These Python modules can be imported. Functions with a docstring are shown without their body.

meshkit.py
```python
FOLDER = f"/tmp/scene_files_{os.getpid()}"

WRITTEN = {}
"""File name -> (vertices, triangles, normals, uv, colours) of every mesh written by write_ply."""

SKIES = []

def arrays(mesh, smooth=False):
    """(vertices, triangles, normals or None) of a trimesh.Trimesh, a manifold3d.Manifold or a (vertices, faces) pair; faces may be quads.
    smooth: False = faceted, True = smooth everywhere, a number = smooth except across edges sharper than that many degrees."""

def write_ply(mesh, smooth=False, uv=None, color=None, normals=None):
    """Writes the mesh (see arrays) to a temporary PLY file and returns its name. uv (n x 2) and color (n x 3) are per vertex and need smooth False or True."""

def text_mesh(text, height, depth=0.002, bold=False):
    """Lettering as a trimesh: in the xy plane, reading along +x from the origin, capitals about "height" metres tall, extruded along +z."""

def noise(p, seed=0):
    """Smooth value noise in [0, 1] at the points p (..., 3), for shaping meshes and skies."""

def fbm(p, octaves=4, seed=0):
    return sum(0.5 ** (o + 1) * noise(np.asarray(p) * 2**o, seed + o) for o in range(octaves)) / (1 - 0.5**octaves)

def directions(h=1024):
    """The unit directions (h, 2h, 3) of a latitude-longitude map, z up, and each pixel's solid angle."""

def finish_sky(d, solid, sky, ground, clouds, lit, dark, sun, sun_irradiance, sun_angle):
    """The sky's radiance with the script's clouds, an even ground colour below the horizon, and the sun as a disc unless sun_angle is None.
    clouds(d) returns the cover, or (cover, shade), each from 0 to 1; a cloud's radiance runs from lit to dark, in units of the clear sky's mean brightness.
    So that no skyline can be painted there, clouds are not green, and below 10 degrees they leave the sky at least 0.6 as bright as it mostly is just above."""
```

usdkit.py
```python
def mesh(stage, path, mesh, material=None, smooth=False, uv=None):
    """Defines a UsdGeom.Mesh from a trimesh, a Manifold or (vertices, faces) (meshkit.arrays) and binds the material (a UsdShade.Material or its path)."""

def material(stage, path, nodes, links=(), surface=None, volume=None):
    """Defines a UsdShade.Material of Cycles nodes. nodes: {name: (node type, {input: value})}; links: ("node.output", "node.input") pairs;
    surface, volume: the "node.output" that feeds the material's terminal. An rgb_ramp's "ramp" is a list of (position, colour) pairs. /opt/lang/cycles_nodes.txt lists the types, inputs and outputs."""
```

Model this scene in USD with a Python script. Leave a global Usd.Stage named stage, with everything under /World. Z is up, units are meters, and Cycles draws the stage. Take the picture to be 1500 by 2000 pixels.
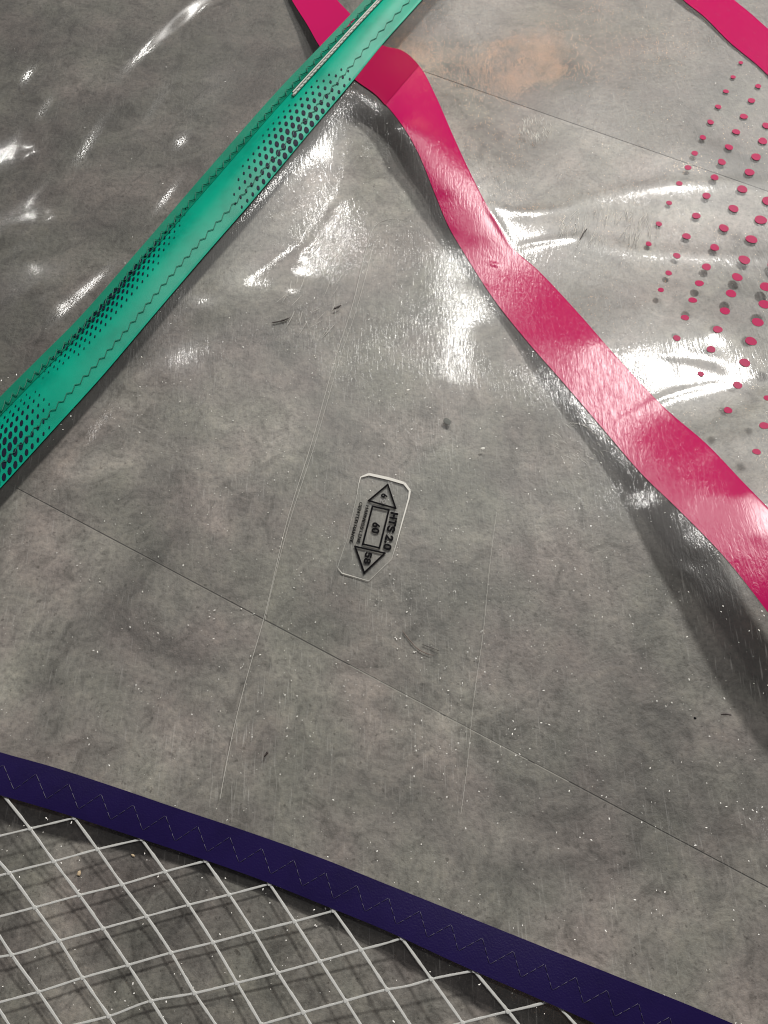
import math, random
import numpy as np, trimesh, usdkit, meshkit
from scipy.interpolate import RectBivariateSpline, PchipInterpolator
from scipy.ndimage import gaussian_filter
import scipy.sparse as sp, scipy.sparse.linalg as spl
from pxr import Usd, UsdGeom, UsdLux, UsdShade, Gf, Sdf

stage = Usd.Stage.CreateInMemory()
UsdGeom.SetStageUpAxis(stage, UsdGeom.Tokens.z)
UsdGeom.SetStageMetersPerUnit(stage, 1.0)
UsdGeom.Xform.Define(stage, '/World')
rng = np.random.default_rng(7)
random.seed(7)

# ------------------------------------------------------------------ camera
H, TILT = 0.55, 25.0
cam = UsdGeom.Camera.Define(stage, '/World/camera')
cam.CreateHorizontalApertureAttr(24.0)
cam.CreateVerticalApertureAttr(32.0)
cam.CreateFocalLengthAttr(24.03)
cam.CreateClippingRangeAttr(Gf.Vec2f(0.02, 100))
cam.AddTranslateOp().Set(Gf.Vec3d(0, 0, H))
cam.AddRotateXOp().Set(TILT)
cam.CreateExposureAttr(0.0)
_s, _c, FPX = math.sin(math.radians(TILT)), math.cos(math.radians(TILT)), 1502.0

# ------------------------------------------------------------------ light
KEY = (1.50, 2.68, 3.0)
LAMPS = [KEY, (0.40, 2.54, 3.0), (-0.48, 3.4, 3.0), (-1.0, 3.9, 3.0), (-2.2, 3.2, 3.0), (-2.5, 2.3, 3.0), (2.0, 4.0, 3.0), (2.3, 0.6, 3.0)]
POWER = [1.0, 0.15, 0.24] + [0.030] * 5
RADIUS = [0.24, 0.095, 0.115] + [0.07] * 5
KEY_INTENSITY = 430.0
for i, (p, w, r) in enumerate(zip(LAMPS, POWER, RADIUS)):
    l = UsdLux.DiskLight.Define(stage, '/World/ceiling_lamp' + ('' if i == 0 else f'_{i:03d}'))
    l.CreateRadiusAttr(r)
    l.CreateIntensityAttr(KEY_INTENSITY * w * (RADIUS[0] / r) ** 2)
    l.CreateColorAttr(Gf.Vec3f(*((1.0, 0.975, 0.93) if i != 6 else (.62, .44, .29))))
    l.AddTranslateOp().Set(Gf.Vec3d(*p))
wl = UsdLux.RectLight.Define(stage, '/World/wall_lamp')
wl.CreateWidthAttr(.55); wl.CreateHeightAttr(.40); wl.CreateIntensityAttr(15.0); wl.CreateColorAttr(Gf.Vec3f(1.0, .50, .24))
wl.AddTranslateOp().Set(Gf.Vec3d(.63, 3.47, 1.85)); wl.AddRotateXOp().Set(-55.0)
dome = UsdLux.DomeLight.Define(stage, '/World/room_light')
amb = usdkit.material(stage, '/World/Looks/room_glow', {'b': ('background_shader', {'color': (1.0, 0.94, 1.06), 'strength': 0.06})}, surface='b.background')
UsdShade.MaterialBindingAPI.Apply(dome.GetPrim()).Bind(amb)

# ------------------------------------------------------------------ helpers
def at(px, py, z=0.0):
    "world point at height z seen at photograph pixel (1500 x 2000)"
    u, v = (np.asarray(px, float) - 750) / FPX, (1000 - np.asarray(py, float)) / FPX
    k = (H - z) / (_c - v * _s)
    return np.stack([u * k, (v * _c + _s) * k, 0 * k + z], -1)

_used = {}
def obj(name, mesh, mat, parent='/World', smooth=30, label=None, cat=None, group=None, kind=None):
    parent = str(parent.GetPath()) if hasattr(parent, 'GetPath') else parent
    k = _used.get((parent, name), 0); _used[(parent, name)] = k + 1
    path = f'{parent}/{name}' + (f'_{k:03d}' if k else '')
    if mesh is None:
        p = UsdGeom.Xform.Define(stage, path).GetPrim()
    else:
        p = usdkit.mesh(stage, path, mesh, mat, smooth=smooth).GetPrim()
    for key, v in (('label', label), ('category', cat), ('group', group), ('kind', kind)):
        if v: p.SetCustomDataByKey(key, v)
    return p

class Curve:
    "smooth pixel polyline, s in 0..1 by length"
    def __init__(self, pts):
        p = np.asarray(pts, float)
        t = np.r_[0, np.cumsum(np.hypot(*np.diff(p, axis=0).T))]
        self.len = t[-1]
        self.f = PchipInterpolator(t / t[-1], p)
    def __call__(self, s): return self.f(np.clip(s, 0, 1))

def tube(pts, r, k=6, squash=1.0):
    "closed tube along world points, up-facing frame"
    pts = np.asarray(pts, float); n = len(pts)
    r = np.broadcast_to(np.asarray(r, float), n)
    t = np.gradient(pts, axis=0); t /= np.linalg.norm(t, axis=1, keepdims=True) + 1e-12
    side = np.cross(t, [0, 0, 1.0]); side /= np.linalg.norm(side, axis=1, keepdims=True) + 1e-12
    up = np.cross(side, t)
    a = np.arange(k) / k * 2 * np.pi
    v = (pts[:, None] + r[:, None, None] * (np.cos(a)[None, :, None] * side[:, None] + squash * np.sin(a)[None, :, None] * up[:, None])).reshape(-1, 3)
    f = []
    for i in range(n - 1):
        for j in range(k):
            a0, a1 = i * k + j, i * k + (j + 1) % k
            f += [(a0, a1, a1 + k), (a0, a1 + k, a0 + k)]
    v = np.vstack([v, pts[0], pts[-1]])
    for j in range(k):
        f += [(n * k, (j + 1) % k, j), (n * k + 1, (n - 1) * k + j, (n - 1) * k + (j + 1) % k)]
    return v, np.array(f)[:, ::-1]

def join(ms):
    V, F, n = [], [], 0
    for v, f in ms:
        V.append(v); F.append(np.asarray(f) + n); n += len(v)
    return np.vstack(V), np.vstack(F)

# ------------------------------------------------------------------ the shape of the sail: heights (mm) seen in the photograph
hz = [(1450,130,1.5),(1344,327,4),(1410,315,2.5),(1379,382,4),(1306,533,3.7),(1291,565,8),(1366,553,6.2),(1440,540,4),(1353,586,10.4),(1416,607,12.7),(1402,643,18),
 (1340,1005,35),(1415,1085,43),(1500,1195,49),(1600,1330,50),(1470,980,40),(1250,925,23),(690,165,35),(770,240,37),(830,340,24),(880,440,13),(940,540,7),(1020,680,6),(1110,760,9),(1190,860,16),
 (100,1583,16),(58,1618,12),(285,1690,5),(500,1720,6),(800,1830,14),(1000,1920,18),(1250,1990,24),(0,1800,8),(300,1950,6),(600,1950,9),(-150,1600,16),(1100,1700,9),(1400,1600,26),(1520,1600,34),(1500,1850,32),
 (740,1030,.6),(600,900,.8),(500,1200,.5),(700,1400,.8),(900,1200,1.2),(820,1260,.7),(300,1300,3),(150,1300,5),(60,1450,11),(1000,1400,5),(1150,1300,9),(1250,1200,17),(890,710,4),(610,490,9),(1050,900,4),(1240,970,16),
 (720,700,3),(420,900,3),(250,1080,3),(60,1150,5),(700,1600,4),(400,1500,4),(150,1800,7),
 (130,650,14),(260,495,15),(400,340,16),(0,600,7),(150,350,7),(300,200,9),(0,200,6),(450,50,14),(0,0,6),(250,0,8),(590,40,26),
 (900,100,14),(1000,250,5),(1100,100,5),(1250,50,3),(1200,300,3),(1100,430,6),(1000,400,9),(900,250,13),(1250,440,5),(1500,200,2),(1500,20,3),(1440,750,17),(1330,690,15),(1490,900,30),(1290,770,22)]
ctr = [(-140,1100),(75,862),(200,715),(330,560),(470,405),(600,250),(690,110),(765,5),(860,-130)]
cz = [19,19,19,20,21,24,28,31,33]
cc, cs = Curve(ctr), PchipInterpolator(np.linspace(0, 1, 9), cz)
for s in np.linspace(0, 1, 60):
    x, y = cc(s); z = float(cs(s)); k = 1.0 - 0.25 * s
    for o, dz in ((0, 1.0), (34, .96), (-34, .96), (60, .74), (-60, .78), (98, .36), (150, .13), (-95, .55), (-150, .38)):
        if s > .75 and o > 90: continue
        hz.append((x + .73 * o * k, y + .68 * o * k, z * dz))
X0, X1, Y0, Y1, D = -0.90, 0.90, -0.45, 1.30, 0.006
gx, gy = np.arange(X0, X1 + 1e-9, D), np.arange(Y0, Y1 + 1e-9, D)
NX, NY = len(gx), len(gy)
idx = np.arange(NX * NY).reshape(NX, NY)
def rows(*terms):
    "sparse rows from (coef, index array) terms"
    n = len(terms[0][1])
    return sp.csr_matrix((np.concatenate([np.full(n, c) if np.isscalar(c) else c for c, _ in terms]), (np.tile(np.arange(n), len(terms)), np.concatenate([i for _, i in terms]))), shape=(n, NX * NY))
A_xx = rows((1, idx[:-2].ravel()), (-2, idx[1:-1].ravel()), (1, idx[2:].ravel()))
A_yy = rows((1, idx[:, :-2].ravel()), (-2, idx[:, 1:-1].ravel()), (1, idx[:, 2:].ravel()))
A_xy = rows((1, idx[:-1, :-1].ravel()), (-1, idx[1:, :-1].ravel()), (-1, idx[:-1, 1:].ravel()), (1, idx[1:, 1:].ravel())) * math.sqrt(2)
BEND = A_xx.T @ A_xx + A_yy.T @ A_yy + A_xy.T @ A_xy
firm = {(770,240),(830,340),(880,440),(940,540),(1340,1005),(1415,1085),(1500,1195),(1190,860),(1402,643),(100,1583),(1440,750)}
zw = np.array([6.0 if (x, y) in firm else 1.0 for x, y, h in hz] + [1.0] * 28)
zc = np.array([(*at(x, y, h / 1000)[:2], h / 1000) for x, y, h in hz])
zc = np.vstack([zc, [(x, y, .012) for x in np.linspace(X0, X1, 7) for y in (Y0, Y1)], [(x, y, .012) for y in np.linspace(Y0, Y1, 7) for x in (X0, X1)]])
def node(x, y):
    return np.clip(((x - X0) / D), 0, NX - 1.001), np.clip(((y - Y0) / D), 0, NY - 1.001)
def bil(x, y):
    fx, fy = node(x, y); i, j = fx.astype(int), fy.astype(int); a, b = fx - i, fy - j
    return rows(((1 - a) * (1 - b), idx[i, j]), (a * (1 - b), idx[i + 1, j]), ((1 - a) * b, idx[i, j + 1]), (a * b, idx[i + 1, j + 1]))
def solve(grads, wz=0.12):
    B = sp.diags(np.sqrt(zw)) @ bil(zc[:, 0], zc[:, 1]); M = BEND + wz * B.T @ B + 1e-9 * sp.eye(NX * NY); r = wz * B.T @ (np.sqrt(zw) * zc[:, 2])
    if len(grads):
        g = np.array(grads)
        Gx = (bil(g[:, 0] + D / 2, g[:, 1]) - bil(g[:, 0] - D / 2, g[:, 1])) / D
        Gy = (bil(g[:, 0], g[:, 1] + D / 2) - bil(g[:, 0], g[:, 1] - D / 2)) / D
        W = sp.diags(g[:, 4] * D * D * 20.0)
        M = M + Gx.T @ W @ Gx + Gy.T @ W @ Gy; r = r + Gx.T @ W @ g[:, 2] + Gy.T @ W @ g[:, 3]
    return spl.spsolve(M.tocsc(), r).reshape(NX, NY)
def spline(z): return RectBivariateSpline(gx, gy, z, kx=3, ky=3, s=0)
def on(f, px, py, off=0.0, it=8):
    "world point on the height field f seen at a pixel"
    px, py = np.broadcast_arrays(np.asarray(px, float), np.asarray(py, float))
    z = np.full(px.shape, .005)
    for _ in range(it):
        P = at(px, py, z); z = f(P[..., 0], P[..., 1]) + off
    return at(px, py, z)
base = solve([])
S0 = spline(base); f0 = lambda x, y: S0.ev(x, y)
# where the film catches a lamp: (px, py, lamp or -1 for the nearest one, weight)
gl = [(883,700,1,1),(880,735,1,1),(905,712,1,1),(890,660,1,.5),(612,490,2,3),(590,535,2,3),(640,445,2,3),(628,468,2,3),(600,512,2,3),(630,500,2,2),(595,490,2,2),(570,575,2,1),(662,405,2,1),
 (960,425,-2,1),(1000,412,-2,1),(1060,415,-2,1),(990,470,-2,1),(1050,465,-2,.8),(1110,450,-2,.8),(1180,430,-2,1),(1220,425,-2,1),(1200,460,-2,.7),
 (1160,690,0,1),(1190,740,0,1),(1230,700,0,1.4),(1220,760,0,1),(1270,720,0,1.4),(1300,730,0,1.4),(1350,720,0,1.4),(1390,740,0,1),(1200,800,0,1.4),(1240,790,0,1.4),(1300,775,0,1.2),(1360,755,0,1.2),(1150,740,0,.8),(1180,780,0,1),(1130,790,0,.7),(1160,830,0,.6),
 (1380,1000,-2,1),(1370,1040,-2,1),(1365,1060,-2,1),(1400,980,-2,.7),(1340,1110,-2,.7),(1240,965,-2,1.2),(1255,985,-2,1.2),(1385,890,-2,.6),(1330,1180,-2,.5),
 (1500,1640,-2,1),(1495,1600,-2,.6)]
gl += [(955,105,8,1),(1060,110,8,1),(1000,150,8,1),(985,80,8,1),(1085,150,8,1),(1020,115,8,1),(1040,160,8,.7)]
TARGETS = LAMPS + [(.63, 3.47, 1.85)]
grads = []
C = np.array([0, 0, H])
for px, py, li, w in gl:
    P = on(f0, px, py); best = None
    g0 = np.array([S0.ev(P[0], P[1], dx=1), S0.ev(P[0], P[1], dy=1)])
    for i in ([li] if li >= 0 else range(len(LAMPS))):
        a, b = C - P, np.array(TARGETS[i]) - P
        n = a / np.linalg.norm(a) + b / np.linalg.norm(b); g = -n[:2] / n[2]
        if best is None or np.hypot(*(g - g0)) < np.hypot(*(best - g0)): best = g
    grads.append((P[0], P[1], best[0], best[1], w))
# where it must not: (px, py), pushed this far off every lamp in slope
dark = [(25,470),(40,440),(70,570),(100,590),(50,590),(100,295),(130,235),(55,355),(75,250),(110,400),(60,500),(150,450),(230,330),(250,150),(400,120),(500,100),(1000,540),(1050,590),(960,500),(930,470),(880,450),(870,380),(1030,650),(1090,620),(980,800),(960,900),(1060,880),(820,560),(800,480),(760,420),(720,330),(715,215),(690,245),(470,570),(740,260),(965,650),(985,740),(940,560),(400,580),(300,700),(200,800),(700,620),(760,760),(780,640),
 (1250,860),(1300,890),(1340,930),(1290,830),(1430,850),(1400,820),(1470,800),(1440,960),(1480,1060),(1450,1100),(1420,620),(1350,600),(1250,590),(1180,560),(1440,460),(1300,560),(1450,560),(1480,690),(1490,765),(1450,800),(1510,720),(1440,660),(1380,640),(1300,640),(1270,850),(1330,860),(1120,360),(1000,320),(1250,300),(1400,280),(1000,150),(1150,60),(1050,400),(500,620),(450,760),(1480,720)]
cand = solve(grads); Sd = spline(gaussian_filter(cand, .5))
for px, py in dark:
    P = on(lambda x, y: Sd.ev(x, y), px, py); g0 = np.array([Sd.ev(P[0], P[1], dx=1), Sd.ev(P[0], P[1], dy=1)]); moved = False
    for L in LAMPS:
        a, b = C - P, np.array(L) - P
        n = a / np.linalg.norm(a) + b / np.linalg.norm(b); q = -n[:2] / n[2]; e = g0 - q; d = np.hypot(*e)
        if d < .13: g0 = q + e / (d + 1e-9) * .13; moved = True
    grads.append((P[0], P[1], g0[0], g0[1], .6 if moved else .1))
field = solve(grads)
field = .0004 + np.logaddexp(0, (field - .0004) / .0005) * .0005
S1 = spline(field)

def seg_dist(x, y, pts):
    "distance to a world polyline, and the fraction along it"
    best = np.full(np.shape(x), 9.0); frac = np.zeros(np.shape(x)); n = len(pts) - 1
    for i in range(n):
        a, b = pts[i], pts[i + 1]; d = b - a; t = np.clip(((x - a[0]) * d[0] + (y - a[1]) * d[1]) / (d @ d), 0, 1)
        q = np.hypot(x - a[0] - t * d[0], y - a[1] - t * d[1]); m = q < best
        best = np.where(m, q, best); frac = np.where(m, (i + t) / n, frac)
    return best, frac
# creases folded into the film: (pixel polyline, height mm, half width mm)
creases = [([(945,393),(975,440),(1001,484)], .8, 3.0), ([(946,394),(975,405),(1015,413),(1060,412),(1120,402)], .5, 4.0), ([(1001,487),(1040,476),(1085,468),(1140,461)], .5, 4.0),
 ([(1100,402),(1230,372),(1330,358),(1560,362)], .8, 9.0), ([(1120,462),(1260,492),(1400,500),(1560,505)], .8, 9.0),
 ([(1190,835),(1250,800),(1330,765),(1440,748)], .35, 4.0), ([(1440,748),(1400,712),(1340,700),(1270,690)], .25, 4.0), ([(955,515),(978,520)], .5, 2.0), ([(700,345),(722,352)], .4, 1.5)]
# little folds lying along the batten that each catch one lamp: (px, py, half length px, half width px)
folds = [(18,295,42,17),(60,295,14,6),(168,288,60,15),(283,225,38,13),(352,279,16,13),(322,390,46,13),(180,555,48,13),(6,432,30,13),(312,72,52,9),(395,6,34,10),(52,148,26,12),(88,208,24,10),
 (487,548,34,11),(356,698,40,12),(398,588,13,7),(282,757,16,8),(190,832,52,15),(112,948,24,9),(235,640,14,7),(100,420,16,6)]
fw = []
for px, py, hl, hw in folds:
    f1 = lambda x, y: S1.ev(x, y)
    P = on(f1, px, py); u = (on(f1, px + 6.6, py - 7.5) - P)[:2]; mpp = np.linalg.norm(u) / 10; u /= np.linalg.norm(u); v = np.array([-u[1], u[0]])
    g0 = np.array([S1.ev(P[0], P[1], dx=1), S1.ev(P[0], P[1], dy=1)]); best = None
    for L in LAMPS[1:]:
        a, b = C - P, np.array(L) - P
        n = a / np.linalg.norm(a) + b / np.linalg.norm(b); g = -n[:2] / n[2] - g0
        if best is None or np.hypot(g @ u * 2.5, g @ v) < np.hypot(best @ u * 2.5, best @ v): best = g
    fw.append((P[:2], u, v, best @ u, best @ v, hl * mpp * 1.9, hw * mpp * 2.3))
cw = [(on(lambda x, y: S1.ev(x, y), *np.array(Curve(p)(np.linspace(0, 1, 14))).T)[:, :2], h / 1000, w / 1000) for p, h, w in creases]
def F(x, y):
    z = S1.ev(x, y)
    for pts, h, w in cw:
        d, fr = seg_dist(x, y, pts)
        z = z + h * np.exp(-(d / w) ** 2) * np.sin(np.pi * np.clip(fr * .96 + .02, 0, 1)) ** .6
    for P, u, v, a, b, lu, lv in fw:
        x1, y1 = x - P[0], y - P[1]; p, q = x1 * u[0] + y1 * u[1], x1 * v[0] + y1 * v[1]
        z = z + (a * p + b * q) * np.exp(-(p / lu) ** 2 - (q / lv) ** 2)
    return z
# speed: sample once finely, then interpolate
fx_, fy_ = np.arange(X0, X1 + 1e-9, .0025), np.arange(Y0, Y1 + 1e-9, .0025)
GX, GY = np.meshgrid(fx_, fy_, indexing='ij')
ZF = F(GX, GY)
SF = RectBivariateSpline(fx_, fy_, ZF, kx=3, ky=3, s=0)
surf = lambda x, y: SF.ev(x, y)
def S(px, py, off=0.0): return on(surf, px, py, off)

# ------------------------------------------------------------------ materials
def mat(name, nodes, links, surface): return usdkit.material(stage, '/World/Looks/' + name, nodes, links, surface=surface)
def principled(name, color, rough=.5, **kw):
    return mat(name, {'p': ('principled_bsdf', {'base_color': color, 'roughness': rough, **kw})}, [], 'p.BSDF')

def concrete(name, tone):
    c = lambda r, g, b: (r * tone * 1.0, g * tone * .975, b * tone * .945)
    return mat(name, {
        'g0': ('geometry', {}), 'g': ('mapping', {'location': (3.17, 1.43, .6)}),
        'n1': ('noise_texture', {'scale': 9.0, 'detail': 8.0, 'roughness': .68, 'distortion': .8}),
        'r1': ('rgb_ramp', {'ramp': [(.30, c(.080, .077, .073)), (.42, c(.148, .142, .134)), (.55, c(.215, .206, .192)), (.68, c(.315, .302, .280))]}),
        'n2': ('noise_texture', {'scale': 42.0, 'detail': 6.0, 'roughness': .7, 'distortion': 1.2}),
        'r2': ('rgb_ramp', {'ramp': [(.33, (.48, .47, .46)), (.5, (1., 1., 1.)), (.68, (1.26, 1.24, 1.2))]}),
        'm2': ('mix_color', {'blend_type': 'multiply', 'fac': .9, 'use_clamp': False}),
        'n3': ('noise_texture', {'scale': 260.0, 'detail': 4.0, 'roughness': .65}),
        'r3': ('rgb_ramp', {'ramp': [(.30, (.50, .49, .48)), (.5, (1., 1., 1.)), (.72, (1.3, 1.29, 1.26))]}),
        'm3': ('mix_color', {'blend_type': 'multiply', 'fac': .7, 'use_clamp': False}),
        'n4': ('noise_texture', {'scale': 210.0, 'detail': 3.0, 'roughness': .6}),
        'r4': ('rgb_ramp', {'ramp': [(.30, (.28, .26, .24)), (.375, (1., 1., 1.))]}),
        'm4': ('mix_color', {'blend_type': 'multiply', 'fac': .7}),
        'n5': ('noise_texture', {'scale': 15.0, 'detail': 3.0}),
        'r5': ('rgb_ramp', {'ramp': [(.36, (.96, 1.0, .965)), (.5, (1., 1., 1.)), (.64, (1.045, .98, 1.0))]}),
        'm5': ('mix_color', {'blend_type': 'multiply', 'fac': 1.0, 'use_clamp': False}),
        'b': ('bump', {'strength': .5, 'distance': .0012}),
        'p': ('principled_bsdf', {'roughness': .55, 'specular_ior_level': .35})},
        [('g0.position', 'g.vector')] + [('g.vector', f'n{i}.vector') for i in range(1, 6)] + [('n1.fac', 'r1.fac'), ('n2.fac', 'r2.fac'), ('n3.fac', 'r3.fac'), ('n4.fac', 'r4.fac'), ('n5.fac', 'r5.fac'),
         ('r1.color', 'm2.a'), ('r2.color', 'm2.b'), ('m2.result', 'm3.a'), ('r3.color', 'm3.b'), ('m3.result', 'm4.a'), ('r4.color', 'm4.b'), ('m4.result', 'm5.a'), ('r5.color', 'm5.b'), ('m5.result', 'p.base_color'),
         ('n3.fac', 'b.height'), ('b.normal', 'p.normal')], 'p.BSDF')
M_tile = [concrete('concrete_light', .90), concrete('concrete_mid', .70), concrete('concrete_dark', .46), concrete('concrete_worn', .38)]
M_grout = principled('joint_filler', (.11, .105, .097), .8)

# the film's fine wrinkles and scratches, shared by everything printed on it
def relief(strength=1.0):
    nodes = {
        'g': ('geometry', {}),
        'mp': ('mapping', {'rotation': (0, 0, .5), 'scale': (260, 75, 100)}),
        'w': ('noise_texture', {'scale': 1.0, 'detail': 3.0, 'roughness': .6, 'distortion': 1.6}),
        'mp2': ('mapping', {'rotation': (0, 0, .62), 'scale': (800, 55, 100)}),
        'w2': ('noise_texture', {'scale': 1.0, 'detail': 2.0}),
        'area': ('noise_texture', {'scale': 9.0, 'detail': 2.0}),
        'ar': ('map_range', {'from_min': .38, 'from_max': .62, 'to_min': .25, 'to_max': 1.0, 'clamp': True}),
        'mx': ('mix_float', {'fac': .3}),
        'mu': ('math', {'math_type': 'multiply'}),
        'b': ('bump', {'strength': strength, 'distance': .0006}),
    }
    links = [('g.position', 'mp.vector'), ('mp.vector', 'w.vector'), ('g.position', 'mp2.vector'), ('mp2.vector', 'w2.vector'), ('g.position', 'area.vector'), ('area.fac', 'ar.value'),
             ('w.fac', 'mx.a'), ('w2.fac', 'mx.b'), ('mx.result', 'mu.value1'), ('ar.result', 'mu.value2'), ('mu.value', 'b.height')]
    return nodes, links
def film(name, strength, rough, dust=.02, refl=2.0, tint=(.96, .965, .96), wide=.36, soft=.58, scr=.09):
    n, l = relief(strength)
    n.update({
        'lw': ('layer_weight', {'blend': .5}), 'pw': ('math', {'math_type': 'power', 'value2': 5.0}), 'fr': ('math', {'math_type': 'multiply_add', 'value2': .97, 'value3': .024}), 'fm': ('math', {'math_type': 'multiply', 'value2': refl, 'use_clamp': True}),
        't': ('transparent_bsdf', {'color': tint}), 'gl0': ('glossy_bsdf', {'distribution': 'beckmann', 'color': (1, 1, 1), 'roughness': rough}),
        'gl1': ('glossy_bsdf', {'distribution': 'beckmann', 'color': (1, 1, 1), 'roughness': wide}), 'gl': ('mix_closure', {'fac': soft}),
        'd': ('diffuse_bsdf', {'color': (.8, .79, .76)}),
        'sm': ('map_range', {'from_min': .60, 'from_max': .74, 'to_min': 0.0, 'to_max': scr, 'clamp': True}),
        'sa': ('math', {'math_type': 'multiply_add', 'value3': dust}),
        'm1': ('mix_closure', {}), 'm2': ('mix_closure', {})})
    l += [('w2.fac', 'sm.value'), ('sm.result', 'sa.value1'), ('ar.result', 'sa.value2'), ('sa.value', 'm1.fac'), ('lw.facing', 'pw.value1'), ('pw.value', 'fr.value1'), ('fr.value', 'fm.value1'), ('b.normal', 'gl0.normal'), ('b.normal', 'gl1.normal'), ('gl0.BSDF', 'gl.closure1'), ('gl1.BSDF', 'gl.closure2'), ('t.BSDF', 'm1.closure1'), ('d.BSDF', 'm1.closure2'), ('m1.closure', 'm2.closure1'), ('gl.closure', 'm2.closure2'), ('fm.value', 'm2.fac')]
    return mat(name, n, l, 'm2.closure')
M_film = film('clear_film', .8, .12, refl=.8, dust=.035)
M_film_up = film('clear_film_smooth', .06, .10, dust=.015, refl=.9, wide=.2, soft=.6, scr=.04)
M_patch = film('clear_patch_film', .45, .12, dust=.008, refl=.25)
M_sticker = film('clear_sticker_film', .2, .15, dust=.03, refl=.6)
def printed(name, color, rough, spec, strength):
    n, l = relief(strength)
    n.update({'lw': ('layer_weight', {'blend': .5}), 'pw': ('math', {'math_type': 'power', 'value2': 5.0}), 'fr': ('math', {'math_type': 'multiply_add', 'value2': .97, 'value3': .028}), 'fm': ('math', {'math_type': 'multiply', 'value2': spec, 'use_clamp': True}), 'd': ('diffuse_bsdf', {'color': color}),
              'gl': ('glossy_bsdf', {'distribution': 'beckmann', 'color': (1, 1, 1), 'roughness': rough}), 'm': ('mix_closure', {})})
    l += [('lw.facing', 'pw.value1'), ('pw.value', 'fr.value1'), ('fr.value', 'fm.value1'), ('fm.value', 'm.fac'), ('d.BSDF', 'm.closure1'), ('gl.BSDF', 'm.closure2'), ('b.normal', 'gl.normal')]
    return mat(name, n, l, 'm.closure')
M_pink = printed('magenta_film', (.34, .0085, .075), .26, .5, .9)
M_crimson = printed('crimson_film', (.25, .006, .045), .25, .12, .5)
M_dot = printed('magenta_print', (.30, .008, .062), .4, .2, .2)
def cloth(name, color, spec=.35, scale=1500.0):
    return mat(name, {'g': ('geometry', {}), 'n': ('noise_texture', {'scale': scale, 'detail': 2.0}), 'b': ('bump', {'strength': .3, 'distance': .0003}),
              'n2': ('noise_texture', {'scale': 28.0, 'detail': 5.0, 'roughness': .65}), 'r': ('rgb_ramp', {'ramp': [(.3, tuple(.78 * c for c in color)), (.5, color), (.7, tuple(1.12 * c for c in color))]}),
              'lw': ('layer_weight', {'blend': .5}), 'pw': ('math', {'math_type': 'power', 'value2': 5.0}), 'fr': ('math', {'math_type': 'multiply_add', 'value2': spec, 'value3': spec * .035}),
              'd': ('diffuse_bsdf', {}), 'gl': ('glossy_bsdf', {'distribution': 'beckmann', 'roughness': .42, 'color': (1, 1, 1)}), 'm': ('mix_closure', {})},
              [('g.position', 'n.vector'), ('g.position', 'n2.vector'), ('n2.fac', 'r.fac'), ('r.color', 'd.color'), ('n.fac', 'b.height'), ('b.normal', 'd.normal'), ('b.normal', 'gl.normal'), ('lw.facing', 'pw.value1'), ('pw.value', 'fr.value1'), ('fr.value', 'm.fac'), ('d.BSDF', 'm.closure1'), ('gl.BSDF', 'm.closure2')], 'm.closure')
M_green = cloth('teal_fabric', (.001, .245, .16))
M_greendk = cloth('teal_flange', (.003, .155, .095), .5)
M_navyink = principled('navy_ink', (.005, .007, .022), .6, specular_ior_level=.1)
M_gthread = principled('dark_green_thread', (.002, .10, .065), .6)
M_navy = cloth('navy_tape', (.010, .006, .044), .55, 900.0)
M_nthread = principled('navy_thread', (.020, .016, .050), .4)
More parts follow.
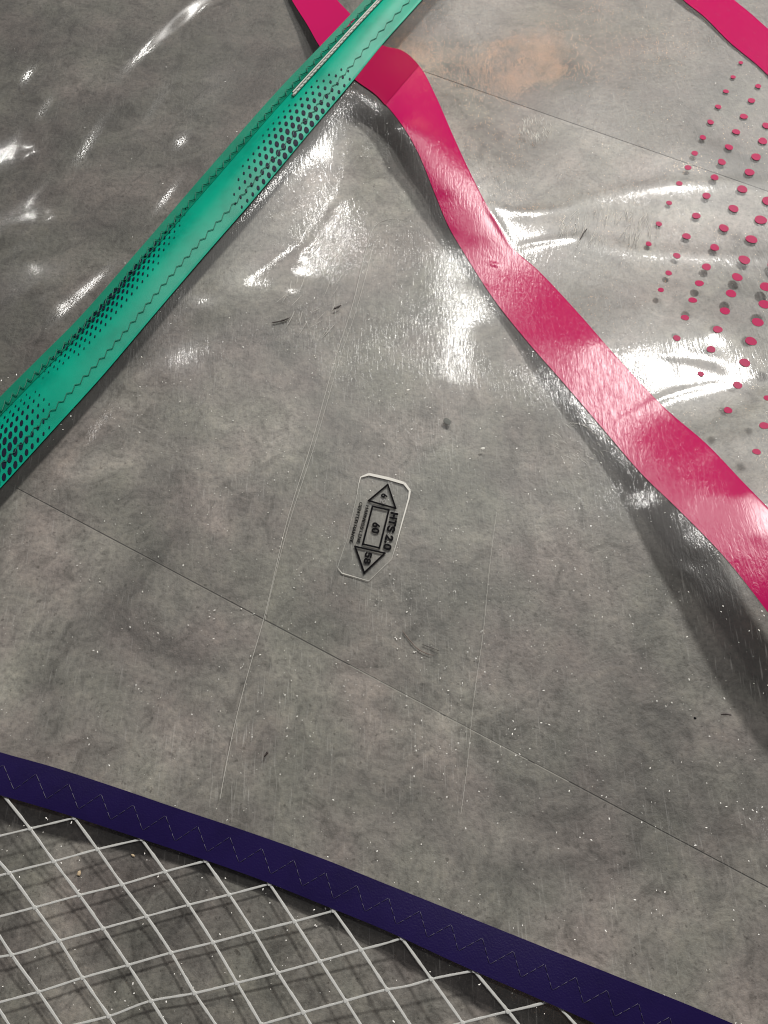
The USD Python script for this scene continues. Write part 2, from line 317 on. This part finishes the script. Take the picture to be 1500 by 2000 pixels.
M_scrim = mat('white_scrim_thread', {'t': ('transparent_bsdf', {'color': (1, 1, 1)}), 'p': ('principled_bsdf', {'base_color': (.62, .63, .61), 'roughness': .3, 'specular_ior_level': .8}), 'm': ('mix_closure', {'fac': .58})},
              [('t.BSDF', 'm.closure1'), ('p.BSDF', 'm.closure2')], 'm.closure')
M_cord = principled('grey_white_cord', (.34, .35, .32), .6)
M_corddk = principled('cord_groove', (.06, .09, .075), .7)
M_edge = principled('pale_film_edge', (.50, .49, .45), .45)
M_black = principled('black_ink', (.004, .004, .005), .7, specular_ior_level=.05)
M_worn = principled('worn_ink', (.16, .155, .15), .6)
M_twig = principled('dark_fibre', (.022, .014, .012), .6)
M_tan = principled('tan_crumb', (.55, .42, .27), .7)
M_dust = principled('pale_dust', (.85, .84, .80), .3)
M_smudge = principled('grey_smudge', (.075, .078, .07), .7)

# ------------------------------------------------------------------ floor: large concrete tiles with recessed joints
floor = obj('floor', None, None, kind='structure')
fd, fn = np.array([.883, -.469, 0]), np.array([.469, .883, 0])
fd /= np.linalg.norm(fd); fn = np.array([-fd[1], fd[0], 0])
J0, TW, TL, GAP, CH, TH = .107, .602, 1.204, .0006, .0003, .01
def slab(n0, n1, d0, d1):
    def ring(i, z): return [fd * a + fn * b + np.array([0, 0, z]) for a, b in ((d0 + i, n0 + i), (d1 - i, n0 + i), (d1 - i, n1 - i), (d0 + i, n1 - i))]
    v = np.array(ring(0, -TH) + ring(0, -CH) + ring(CH, 0)); f = [(8, 9, 10), (8, 10, 11)]
    for k in (0, 4):
        for j in range(4):
            a, b = k + j, k + (j + 1) % 4; f += [(a, b, b + 4), (a, b + 4, a + 4)]
    return v, np.array(f)
def tile(n0, n1, d0, d1, k): obj('floor_tile', slab(n0 + GAP / 2, n1 - GAP / 2, d0 + GAP / 2, d1 - GAP / 2), M_tile[k], floor, smooth=False)
DC = -.41
for r in range(-5, 6):
    off = DC if r >= 0 else -.60 - .3 * ((r + 1) % 3)
    for q in range(-3, 4):
        if r >= 0 and q < 0: continue
        tile(J0 + r * TW, J0 + (r + 1) * TW, off + q * TL, off + (q + 1) * TL, {-1: 0, 0: 1, 1: 2}.get(r, (r + q) % 3))
for r in range(3):
    for q in range(3):
        tile(J0 + r * 2 * TW, J0 + (r + 1) * 2 * TW, DC - (q + 1) * TL, DC - q * TL, (3, 1, 0)[(r + q) % 3])
g = 4.2
obj('joint_filling', (np.array([(-g, -g, -.0005), (g, -g, -.0005), (g, g, -.0005), (-g, g, -.0005)]), np.array([(0, 1, 2), (0, 2, 3)])), M_grout, floor, smooth=False)

q0, q1 = J0 - GAP * .5, J0 + GAP * .5
for d0, d1 in ((-.085, -.012), (-.008, .055), (.06, .085)):
    obj('joint_filling', (np.array([fd * a + fn * b + np.array([0, 0, -.0002]) for a, b in ((d0, q0), (d1, q0), (d1, q1), (d0, q1))]), np.array([(0, 1, 2), (0, 2, 3)])), principled('pale_joint_filler', (.27, .26, .235), .8), floor, smooth=False, label='pale worn stretch of the joint')
# ------------------------------------------------------------------ the sail
sail = obj('windsurf_sail', None, None, label='clear film windsurf sail with teal batten pocket, magenta stripes and navy tape', cat='sail')
NAVY_U = [(-300,1370),(-120,1430),(0,1469),(100,1497),(200,1529),(350,1580),(500,1630),(625,1675),(750,1725),(900,1785),(1050,1845),(1200,1905),(1350,1965),(1450,2007),(1650,2090)]
NAVY_L = [(-330,1462),(-150,1512),(0,1553),(120,1588),(250,1630),(375,1671),(500,1715),(625,1765),(750,1816),(900,1885),(1050,1950),(1170,2003),(1370,2100),(1500,2165)]
POC_L = [(-200,985),(-60,842),(0,777),(75,702),(150,627),(262,500),(400,340),(550,170),(625,92),(705,8),(800,-95),(900,-200)]
POC_R = [(-200,1160),(-60,1020),(0,955),(100,845),(200,735),(300,617),(400,500),(500,385),(600,265),(690,158),(745,90),(825,0),(915,-105),(1000,-210)]
nav = Curve([((a + c) / 2, (b + d) / 2) for (a, b), (c, d) in zip(Curve(NAVY_U)(np.linspace(0, 1, 30)), Curve(NAVY_L)(np.linspace(0, 1, 30)))])
navw, pocw = S(*nav(np.linspace(0, 1, 60)).T)[:, :2], S(*cc(np.linspace(0, 1, 60)).T)[:, :2]
def side(P, line):
    "signed side of an extended world polyline (positive: up/left of its direction)"
    a, b = line[:-1].copy(), line[1:].copy()
    a[0] = b[0] + (a[0] - b[0]) * 200; b[-1] = a[-1] + (b[-1] - a[-1]) * 200
    best, sg = np.full(len(P), 1e9), np.zeros(len(P))
    for p, q in zip(a, b):
        d = q - p; t = np.clip(((P - p) @ d) / (d @ d), 0, 1); r = P - p - t[:, None] * d; e = (r * r).sum(1)
        m = e < best; best[m] = e[m]; sg[m] = (d[0] * (P - p)[:, 1] - d[1] * (P - p)[:, 0])[m]
    return sg
nf = (len(fx_), len(fy_)); V = np.stack([GX.ravel(), GY.ravel(), ZF.ravel()], 1); I = np.arange(len(V)).reshape(nf)
Q = np.vstack([np.stack([I[:-1, :-1].ravel(), I[1:, :-1].ravel(), I[1:, 1:].ravel()], 1), np.stack([I[:-1, :-1].ravel(), I[1:, 1:].ravel(), I[:-1, 1:].ravel()], 1)])
cen = V[Q].mean(1)[:, :2]
sn, spk = side(cen, navw), side(cen, pocw)
def sub(mask):
    f = Q[mask]; u, inv = np.unique(f, return_inverse=True); return V[u], inv.reshape(-1, 3)
upper = obj('film_panel', sub((spk > 0) & (sn > 0)), M_film_up, sail, True, label='smooth clear film panel above the teal pocket')
main = obj('film_panel', sub((spk <= 0) & (sn > 0)), M_film, sail, True, label='scratched clear film panel between the teal pocket and navy tape')
scrim = obj('scrim_panel', sub(sn <= 0), M_film_up, sail, True, label='clear film panel with a grid of white threads')

def strip(L, R, n, m, off, th, hump=None, s0=0., s1=1., p0=0., p1=1., edge=True):
    "a band of material lying on the film between two pixel polylines"
    L, R = Curve(L), Curve(R)
    def world(s, p, dz=0.0):
        s, p = np.asarray(s, float), np.asarray(p, float)
        a, b = L(s), R(s)
        if hump is None:
            q = a + (b - a) * p[..., None]
            return S(q[..., 0], q[..., 1], off + dz)
        A, B = S(a[..., 0], a[..., 1], off), S(b[..., 0], b[..., 1], off)
        W = A + (B - A) * p[..., None]
        W[..., 2] += hump(s, p) + dz
        return W
    ss, pp = np.meshgrid(np.linspace(s0, s1, n), np.linspace(p0, p1, m), indexing='ij')
    T, B = world(ss, pp), world(ss, pp, -(th or 0))
    v = np.vstack([T.reshape(-1, 3), B.reshape(-1, 3)]); N = n * m; J = np.arange(N).reshape(n, m)
    a, b, c, d = J[:-1, :-1].ravel(), J[1:, :-1].ravel(), J[1:, 1:].ravel(), J[:-1, 1:].ravel()
    f = [np.stack([a, b, c], 1), np.stack([a, c, d], 1), np.stack([a, c, b], 1) + N, np.stack([a, d, c], 1) + N]
    rim = np.r_[J[:, 0], J[-1, 1:], J[-2::-1, -1], J[0, -2::-1]]
    r0, r1 = rim[:-1], rim[1:]
    f += [np.stack([r0, r0 + N, r1 + N], 1), np.stack([r0, r1 + N, r1], 1)]
    if th is None: v, f = v[:N], f[:2]
    f = np.vstack(f)
    nrm = np.cross(v[f[0, 1]] - v[f[0, 0]], v[f[0, 2]] - v[f[0, 0]])
    if nrm[2] < 0: f = f[:, ::-1]
    return (v, f), world

# magenta stripes
ST_L = [(520,-110),(545,-50),(570,0),(600,48),(628,95),(660,125),(694,156),(735,186),(780,237),(815,295),(850,380),(875,440),(910,500),(965,585),(1030,667),(1100,747),(1190,852),(1250,922),(1330,1000),(1415,1088),(1500,1196),(1620,1360)]
ST_R = [(600,-110),(630,-50),(655,-5),(685,28),(710,58),(730,78),(752,90),(782,97),(820,130),(850,185),(885,265),(915,330),(945,390),(975,442),(1000,482),(1050,527),(1130,612),(1200,692),(1300,798),(1380,867),(1450,940),(1520,1012),(1700,1200)]
m, _ = strip(ST_L, ST_R, 420, 26, .0006, .0003)
stripe = obj('magenta_stripe', m, M_pink, sail, 40, label='long curving magenta stripe passing under the teal pocket')
m, w_ov = strip([(640,104),(660,125),(694,156),(735,186),(752,205)], [(738,82),(752,90),(782,97),(805,113),(818,128)], 40, 14, .0011, .0002)
obj('stripe_overlap', m, M_crimson, stripe, 40, label='darker crimson doubled end beside the teal pocket')
m, _ = strip([(1290,-50),(1335,0),(1375,32),(1425,82),(1485,132),(1496,143),(1600,240)], [(1380,-50),(1432,-2),(1465,25),(1500,56),(1560,105),(1590,130),(1700,230)], 160, 16, .0006, .0003)
obj('magenta_stripe', m, M_pink, sail, 40, label='short straight magenta stripe at the upper right corner')
# magenta printed dots, each drawn on the main film
dots = [(1447,122,9),(1432,150,10),(1418,178,11),(1403,208,12),(1388,238,13),(1373,268,13),(1357,299,13),(1344,327,13),(1327,358,12),(1307,396,11),(1287,437,12),(1267,476,12),
 (1481,168,12),(1468,196,14),(1453,227,15),(1438,257,15),(1424,287,16),(1410,316,16),(1396,346,16),(1380,382,16),(1360,421,16),(1341,461,16),(1322,499,14),
 (1497,245,16),(1490,275,18),(1477,306,19),(1464,336,19),(1450,369,19),(1433,407,19),(1414,445,19),(1396,483,18),(1380,521,18),(1366,553,17),(1353,586,16),(1338,620,15),(1322,660,14),
 (1306,533,13),(1291,566,12),
 (1500,392,22),(1486,429,23),(1468,467,22),(1454,507,22),(1440,541,21),(1428,573,21),(1416,607,20),(1402,643,18),(1389,682,16),(1369,730,12),
 (1512,520,26),(1496,560,24),(1493,594,23),(1480,629,23),(1467,666,22),(1455,708,20),(1441,752,17),(1422,801,16),
 (1512,690,22),(1499,777,14),(1493,831,18),(1478,882,15)]
for i, (px, py, dia) in enumerate(dots):
    c = S(px, py, .0005)
    R = dia * .5 * (np.linalg.norm(at(px + 1, py, c[2]) - at(px, py, c[2])))
    a = np.arange(22) / 22 * 2 * np.pi
    rr = R * (1 + .05 * np.sin(2 * a + i) + .03 * np.sin(3 * a + 2 * i))
    ring = np.stack([c[0] + rr * np.cos(a), c[1] + rr * np.sin(a)], 1)
    pts = np.vstack([c[:2], ring]); z = surf(pts[:, 0], pts[:, 1])
    v = np.vstack([np.c_[pts, z + .0005], np.c_[ring, z[1:] + .0003]])
    f = [(0, 1 + j, 1 + (j + 1) % 22) for j in range(22)]
    for j in range(22):
        p, q = 1 + j, 1 + (j + 1) % 22; f += [(p, p + 22, q + 22), (p, q + 22, q)]
    obj('printed_dot', (v, np.array(f)), M_dot, main, 30)

# navy tape with zigzag stitching
m, w_nv = strip(NAVY_U, NAVY_L, 240, 16, .0024, .0006)
navy = obj('navy_tape', m, M_navy, sail, 40)
def zigzag_px(curve, amp, period, phase=0.0):
    n = int(curve.len / period * 2); out = []
    for i in range(n + 1):
        s = (i + phase) / n
        p = curve(s); t = curve(s + .002) - curve(s - .002); t = t / np.hypot(*t)
        out.append(p + np.array([-t[1], t[0]]) * amp * (1 if i % 2 else -1))
    return np.array(out)
st = []
midn = Curve([w for w in (Curve(NAVY_U)(s) * .47 + Curve(NAVY_L)(s) * .53 for s in np.linspace(0, 1, 40))])
zz = zigzag_px(midn, 21, 66)
for i in range(len(zz) - 1):
    a, b = zz[i], zz[i + 1]
    # the leg skewed as in the photograph: one leg long and steep, the other shallow
    k = 3
    for j in range(k):
        p = a + (b - a) * (j + .10) / k; q = a + (b - a) * (j + .90) / k
        P = S(*np.stack([p, (p + q) / 2, q]).T, .0024); P[1, 2] += .0003
        st.append(tube(P, .00028, 5))
obj('zigzag_stitching', join(st), M_nthread, navy, True)

# teal batten pocket, raised over the batten inside
def hump(s, p):
    t = np.clip((p - .16) / .82, 0, 1)
    return .0085 * np.sin(np.pi * t) ** 1.1 + .0006
mp, w_p = strip(POC_L, POC_R, 260, 44, .0008, .0004, hump)
pocket = obj('batten_pocket', mp, M_green, sail, 50, label='raised teal batten pocket with black dots and zigzag stitching')
m, _ = strip(POC_L, POC_R, 260, 12, .0008, .0003, lambda s, p: hump(s, p) + .0005, p0=.005, p1=.27)
obj('pocket_flange', m, M_greendk, pocket, 50, label='darker translucent teal edge on the left side')
PL, PR = Curve(POC_L), Curve(POC_R)
Lp = PL.len
def s_of(px, py):
    q = (PL(np.linspace(0, 1, 600)) + PR(np.linspace(0, 1, 600))) / 2
    return np.argmin(np.hypot(q[:, 0] - px, q[:, 1] - py)) / 599
def on_pocket(s, p, dz=.0010): return w_p(np.asarray(s, float), np.asarray(p, float), dz)
def patch_disc(s, p, r, lift=.0009, k=10):
    a = np.arange(k) / k * 2 * np.pi; wid = np.hypot(*(PR(s) - PL(s)))
    ss = np.r_[s, s + r * np.cos(a) / Lp]; pp = np.clip(np.r_[p, p + r * np.sin(a) / wid], 0, 1)
    return on_pocket(ss, pp, lift), np.array([(0, 1 + j, 1 + (j + 1) % k) for j in range(k)])
sa, sb, sc = s_of(585, 290), s_of(205, 590), s_of(30, 880)
dl = []
row = 14.5
nr = int(Lp / row)
for i in range(nr):
    s = i / nr
    for j in range(10):
        p = .10 + j * .094; ss = s + (row / 2 / Lp if j % 2 else 0)
        u = (ss - sa) * Lp; r = 4.6 * math.exp(-(u / 150) ** 2 - ((p - .90) / .42) ** 2)
        u = (ss - sb) * Lp; r = max(r, 5.4 * math.exp(-(u / 195) ** 2 - ((p - .17) / .42) ** 2))
        u = (ss - sc) * Lp; r = max(r, 5.8 * math.exp(-(u / 105) ** 2 - ((p - .78) / .45) ** 2))
        if r > 1.5 and p > .12: dl.append(patch_disc(ss, p, r, .0013 if p < .3 else .0006))
obj('printed_dots', join([(v, f) for v, f in dl]), M_navyink, pocket, False, kind='stuff')
def pocket_zigzag(pc, amp, period, r, lift):
    n = int(Lp / period * 2); ss, pp = [], []
    for i in range(n + 1):
        ss.append(i / n); pp.append(pc + (amp if i % 2 else -amp))
    ss2 = np.interp(np.linspace(0, n, n * 4 + 1), np.arange(n + 1), ss); pp2 = np.interp(np.linspace(0, n, n * 4 + 1), np.arange(n + 1), pp)
    pp2 = pp2 + np.interp(ss2, np.linspace(0, 1, 12), np.sin(np.arange(12) * 2.1) * .012)
    return tube(on_pocket(ss2, pp2, lift), r, 5)
obj('zigzag_stitching', pocket_zigzag(.19, .058, 20, .00038, .0017), M_gthread, pocket, True)
obj('zigzag_stitching', pocket_zigzag(.845, .020, 21, .00032, .0008), M_gthread, pocket, True)
# grey-white cord sewn on the pocket, ending above the dots
send = s_of(600, 225)
cord = obj('sewn_cord', tube(on_pocket(np.linspace(send, 1, 120), np.full(120, .415), .0016), .0011, 7), M_cord, pocket, True)
obj('cord_rail', tube(on_pocket(np.linspace(send + .004, 1, 120), np.full(120, .345), .0016), .0010, 7), M_cord, cord, True)
obj('cord_groove', tube(on_pocket(np.linspace(send, 1, 120), np.full(120, .38), .0011), .0008, 6), M_corddk, cord, True)
beads = []
for s in np.arange(send, 1, 9 / Lp):
    c = on_pocket(np.array([s, s + 5 / Lp]), np.array([.415, .415]), .0021)
    beads.append(tube(np.array([c[0], (c[0] + c[1]) / 2 + [0, 0, .0003], c[1]]), [.0006, .0012, .0006], 6))
obj('cord_stitch', join(beads), M_cord, cord, True)

# white scrim threads
z7 = lambda l: [(x / 2, 1500 + y / 2) for x, y in l]
z8 = lambda l: [(750 + x / 2, 1500 + y / 2) for x, y in l]
fam_a = [z7([(20,115),(117,237),(210,365),(310,497),(402,627),(500,770),(590,910),(660,1020),(760,1190)]), z7([(290,195),(380,318),(477,455),(572,580),(668,722),(760,880),(850,1015),(950,1190)]), z7([(553,278),(645,405),(737,535),(832,682),(925,840),(1022,1005),(1130,1190)]),
 z7([(803,363),(895,495),(990,640),(1085,800),(1185,955),(1310,1180)]), z7([(1053,453),(1150,600),(1250,755),(1350,910),(1500,1150)]), z7([(1303,558),(1410,710),(1503,852),(1600,1000),(1700,1160)]), z8([(70,665),(185,825),(310,1000),(430,1180)]), z8([(352,792),(525,1000),(650,1160)]), z8([(688,938),(750,1005),(860,1150)]),
 z7([(-130,195),(-60,290),(0,370),(35,410),(135,545),(230,675),(322,820),(425,970),(470,1040),(560,1180)]), z7([(-300,250),(-150,450),(0,660),(45,730),(150,875),(235,1000),(350,1170)]), z7([(-300,540),(-150,750),(0,950),(40,1012),(150,1180)])]
fam_b = [z7([(-250,325),(0,265),(117,237),(290,195)]), z7([(-250,480),(0,420),(35,410),(210,365),(380,318),(553,278)]), z7([(-250,640),(0,580),(135,545),(310,497),(477,455),(645,405),(803,363)]), z7([(-250,800),(0,738),(45,730),(230,675),(402,627),(572,580),(737,535),(895,495),(1053,453)]),
 z7([(-250,985),(0,915),(150,875),(322,820),(500,770),(668,722),(832,682),(990,640),(1150,600),(1303,558)]), z7([(-100,1100),(240,1015),(425,970),(590,910),(760,880),(925,840),(1085,800),(1250,755),(1410,710),(1500,687),(1570,665)]), z7([(600,1110),(850,1045),(1020,1002),(1185,955),(1350,910),(1503,868)]) + z8([(100,850),(185,825),(352,792)]), z8([(100,1050),(290,1000),(460,957),(570,932),(640,914)])]
for fam, r, off in ((fam_b, .00072, .0008), (fam_a, .0009, .0012)):
    for l in fam:
        l = [np.array(q, float) for q in l]
        if fam is fam_a and l[0][0] > 0: l = [l[0] + (l[0] - l[1]) / np.hypot(*(l[0] - l[1])) * 26] + l
        if fam is fam_b: l = l + [l[-1] + (l[-1] - l[-2]) / np.hypot(*(l[-1] - l[-2])) * 30]
        c = Curve(l); n = max(12, int(c.len / 8)); p = c(np.linspace(0, 1, n))
        P = S(p[:, 0], p[:, 1], off)
        rr = r * (1 + .08 * np.sin(np.arange(n) * .9) + .08 * rng.normal(size=n))
        obj('scrim_thread', tube(P, rr, 6, .22), M_scrim, scrim, True)
kn = []
def crossing(p, q):
    best = None
    for i in range(len(p) - 1):
        for j in range(len(q) - 1):
            a, b, c, d = map(np.array, (p[i], p[i + 1], q[j], q[j + 1])); M = np.array([b - a, c - d]).T
            if abs(np.linalg.det(M)) < 1e-6: continue
            t, u = np.linalg.solve(M, c - a)
            if 0 <= t <= 1 and 0 <= u <= 1: return a + t * (b - a)
for p in fam_a:
    for q in fam_b:
        x = crossing(p, q)
        if x is not None:
            c = S(x[0], x[1], .0016); m = trimesh.creation.icosphere(1, 1.0); m.apply_scale([.0014, .0013, .0003]); m.apply_translation(c)
            kn.append((np.array(m.vertices), np.array(m.faces)))
obj('thread_joint', join(kn), M_scrim, scrim, True, kind='stuff')

# reinforcement strip of clear film with thin pale edges
RS_L = [(752,428),(730,440),(720,470),(690,590),(655,700),(610,860),(560,1020),(516,1205),(480,1330),(455,1430),(430,1560)]
RS_R = [(775,428),(860,445),(960,560),(985,700),(985,850),(970,1000),(955,1120),(945,1225),(925,1370),(912,1500),(900,1590)]
m, _ = strip(RS_L, RS_R, 160, 40, .0004, None)
patch = obj('reinforcement_strip', m, M_patch, main, 40, label='overlaid strip of clear film with thin pale edges')
for l, r in (([(795,432),(770,427),(745,432),(728,448)] + RS_L[2:], .00018), ([(x + 10 - 8 * (y - 450) / 700, y + 6) for x, y in RS_L[2:8]], .00014), (RS_R[5:], .00010)):
    p = Curve(l)(np.linspace(0, 1, 140)); obj('strip_edge', tube(S(p[:, 0], p[:, 1], .0005), r, 5), M_edge, patch, True)

# scuffed patches scratched into the film
def scuff(cx, cy, rx, ry, n, length, ang, label):
    ms = []
    for k in range(n):
        a, q = rng.uniform(0, 6.283), rng.uniform(.2, 1) ** .5
        x, y = cx + rx * q * math.cos(a), cy + ry * q * math.sin(a); t = ang + rng.normal() * .3; l = length * rng.uniform(.4, 1.3)
        p = Curve([(x, y), (x + l * .5 * math.cos(t) + 1, y + l * .5 * math.sin(t)), (x + l * math.cos(t), y + l * math.sin(t))])(np.linspace(0, 1, 5))
        ms.append(tube(S(p[:, 0], p[:, 1], .0003), np.array([.3, .9, 1, .8, .2]) * rng.uniform(.00014, .00030), 4, .5))
    obj('scuff', join(ms), M_edge, main, True, label=label)
scuff(1043, 245, 34, 22, 70, 11, 1.3, 'round pale scuffed patch in the film')
scuff(1190, 432, 95, 32, 75, 26, 1.75, 'band of pale scratches beside the magenta stripe')
scuff(620, 560, 60, 90, 40, 30, 2.1, 'pale scratches beside the teal pocket')
scuff(1130, 860, 60, 40, 50, 14, .6, 'pale scratches left of the magenta stripe')

# clear sticker with black print
K = 220 / 1500.
zs = lambda l: [(640 + x * K, 900 + y * K) for x, y in l]
def ribbon(pts, width, off, closed=True, taper=None, n=6):
    "flat line on the film: pixel polygon outline with a width in pixels"
    p = np.array(pts, float)
    if closed: p = np.vstack([p, p[0]])
    ms = []
    for i in range(len(p) - 1):
        a, b = p[i], p[i + 1]; t = (b - a) / np.hypot(*(b - a)); nn = np.array([-t[1], t[0]])
        s = np.linspace(0, 1, n)[:, None]; w0 = width if taper is None else taper[i]; w1 = width if taper is None else taper[(i + 1) % len(taper)]
        w = (w0 + (w1 - w0) * s) / 2; e = width * .5 if taper is None else 0
        q = a - t * e + (b - a + 2 * t * e) * s
        l, r = q - nn * w, q + nn * w
        v = np.vstack([S(l[:, 0], l[:, 1], off), S(r[:, 0], r[:, 1], off), S(l[:, 0], l[:, 1], off - .00025), S(r[:, 0], r[:, 1], off - .00025)])
        f = []
        for j in range(n - 1):
            for a0, b0 in ((0, n), (3 * n, 2 * n), (2 * n, 0), (n, 3 * n)):
                f += [(a0 + j, b0 + j, b0 + j + 1), (a0 + j, b0 + j + 1, a0 + j + 1)]
        ms.append((v, np.array(f)))
    return join(ms)
OUT = zs([(440,215),(550,178),(820,238),(1020,298),(1095,395),(1080,500),(985,840),(910,1120),(850,1310),(545,1600),(190,1495),(130,1420),(250,1060),(385,480),(415,300)])
m, _ = strip(zs([(480,195),(440,215),(410,300),(385,480),(250,1060),(130,1420),(150,1500)]), zs([(550,178),(820,238),(1095,395),(1080,500),(910,1120),(850,1310),(545,1600)]), 40, 14, .0008, None)
sticker = obj('sticker', m, M_sticker, main, 40, label='clear sticker with black arrows, numbers and lettering')
obj('sticker_edge', ribbon(OUT, 2, .0010, True, [2.0, 5.0, 5.5, 5.0, 4.0, 3.0, 2.4, 1.0, .4, .5, 1.5, .4, .3, .4, .9]), M_edge, sticker, False)
tri1, tri2, boxo = zs([(800,315),(905,632),(545,530)]), zs([(365,1140),(760,1230),(487,1490)]), zs([(597,605),(815,655),(690,1160),(468,1108)])
obj('arrow_outline', ribbon(tri1, 3.2, .0013), M_black, sticker, False)
obj('arrow_outline', ribbon(tri2, 3.4, .0013), M_black, sticker, False)
obj('box_outline', ribbon(boxo, 3.4, .0013), M_black, sticker, False)
def lettering(text, start, end, hvec, bold, material, name='lettering'):
    "text laid along start -> end (zoom pixels), capitals' height vector hvec"
    t = meshkit.text_mesh(text, 1.0, .1, bold); v = np.array(t.vertices); w = v[:, 0].max()
    a, b, h = map(np.array, (zs([start])[0], zs([end])[0], np.array(hvec) * K))
    e = .055 if bold else .03; ms = []
    for k, (dx, dy) in enumerate(((0, 0), (e, 0), (-e, 0), (0, e), (0, -e))):
        q = a + (b - a) * ((v[:, :1] + dx) / w) + h * (v[:, 1:2] + dy)
        ms.append((S(q[:, 0], q[:, 1], np.where(v[:, 2] > .05, .00125, .0010) + k * .00001), np.array(t.faces)))
    return obj(name, join(ms), material, sticker, False)
lettering('HTS 2.0', (845,672), (742,1172), (92,20), True, M_black)
lettering('60', (607,808), (588,955), (88,14), True, M_black)
lettering('58', (510,1205), (482,1362), (80,13), True, M_black)
lettering('6', (724,425), (714,478), (72,12), True, M_black)
lettering('2', (706,490), (694,560), (72,12), False, M_worn, 'worn_lettering')
lettering('HARNESS LINE', (515,585), (385,1090), (40,9), False, M_black)
lettering('CENTER RANGE', (425,545), (290,1085), (40,9), False, M_black)

# ------------------------------------------------------------------ small things lying about
def fibre(name, pts, r, m, label, cat, onfilm=True, off=.001):
    p = Curve(pts)(np.linspace(0, 1, 14))
    P = S(p[:, 0], p[:, 1], off) if onfilm else at(p[:, 0], p[:, 1], off)
    rr = r * np.r_[.35, .8, np.ones(10) + .15 * rng.normal(size=10), .8, .3]
    return obj(name, tube(P, rr, 6, .7), m, smooth=True, label=label, cat=cat)
fibre('bark_fibre', [(531,630),(548,627),(566,620)], .0007, M_twig, 'longer dark brown fibre on the clear film left of the pale seam line', 'fibre')
fibre('bark_fibre', [(651,604),(658,600),(666,596)], .0008, M_twig, 'short dark brown fibre on the clear film close to the pale seam line', 'fibre')
fibre('bark_fibre', [(516,1478),(520,1473),(523,1468)], .0007, M_twig, 'tiny dark fibre on the film above the navy tape', 'fibre')
fibre('bark_fibre', [(1408,1396),(1418,1395),(1429,1397)], .0006, M_twig, 'thin dark fibre beside the magenta stripe shadow, lower right', 'fibre')
fibre('bark_fibre', [(1133,468),(1140,455),(1147,446)], .0006, M_twig, 'thin dark fibre on the wrinkled film right of the magenta stripe', 'fibre')
fibre('hair', [(785,1230),(800,1250),(820,1270),(848,1280)], .0003, principled('brown_hair', (.10, .065, .05), .5), 'curved brown hair on the film below the clear sticker', 'hair')
fibre('hair', [(824,1258),(842,1265),(860,1272)], .00022, M_twig, 'short straight brown hair beside the longer curved one', 'hair')
def crumb(name, px, py, r, m, label, cat, onfilm, sc=(1, .8, .5), seed=0):
    s = trimesh.creation.icosphere(2, 1.0); v = np.array(s.vertices)
    v *= (1 + .5 * (meshkit.noise(v * 1.7 + seed * 9.1 + 5) - .5))[:, None]
    c = (S(px, py, 0) if onfilm else at(px, py, 0)) + [0, 0, r * sc[2] * .8]
    a = seed * 1.3; Rz = np.array([[math.cos(a), -math.sin(a), 0], [math.sin(a), math.cos(a), 0], [0, 0, 1]])
    return obj(name, ((v * np.array(sc) * r) @ Rz.T + c, np.array(s.faces)), m, smooth=True, label=label, cat=cat)
crumb('crumb', 155, 1706, .0016, M_tan, 'tan crumb on the floor inside a thread cell below the navy tape', 'crumb', False, seed=1)
crumb('crumb', 260, 1671, .0013, M_tan, 'pale crumb on the floor just under the navy tape edge', 'crumb', False, (1, .6, .5), 2)
crumb('grit', 873, 823, .0034, M_smudge, 'dark grey flat blot on the film below the bright glare', 'grit', True, (.8, 1.1, .06), 3)
crumb('grit', 797, 762, .0012, M_edge, 'pale ring-shaped grit on the film left of the double glare', 'grit', True, (.8, 1.1, .25), 4)
crumb('grit', 943, 876, .0013, M_edge, 'pale flat grit on the film right of the dark blot', 'grit', True, (1.2, .8, .2), 5)
crumb('grit', 1357, 1403, .0008, M_black, 'black round grit beside the thin dark fibre, lower right', 'grit', True, (1, 1, .6), 6)
# dust specks
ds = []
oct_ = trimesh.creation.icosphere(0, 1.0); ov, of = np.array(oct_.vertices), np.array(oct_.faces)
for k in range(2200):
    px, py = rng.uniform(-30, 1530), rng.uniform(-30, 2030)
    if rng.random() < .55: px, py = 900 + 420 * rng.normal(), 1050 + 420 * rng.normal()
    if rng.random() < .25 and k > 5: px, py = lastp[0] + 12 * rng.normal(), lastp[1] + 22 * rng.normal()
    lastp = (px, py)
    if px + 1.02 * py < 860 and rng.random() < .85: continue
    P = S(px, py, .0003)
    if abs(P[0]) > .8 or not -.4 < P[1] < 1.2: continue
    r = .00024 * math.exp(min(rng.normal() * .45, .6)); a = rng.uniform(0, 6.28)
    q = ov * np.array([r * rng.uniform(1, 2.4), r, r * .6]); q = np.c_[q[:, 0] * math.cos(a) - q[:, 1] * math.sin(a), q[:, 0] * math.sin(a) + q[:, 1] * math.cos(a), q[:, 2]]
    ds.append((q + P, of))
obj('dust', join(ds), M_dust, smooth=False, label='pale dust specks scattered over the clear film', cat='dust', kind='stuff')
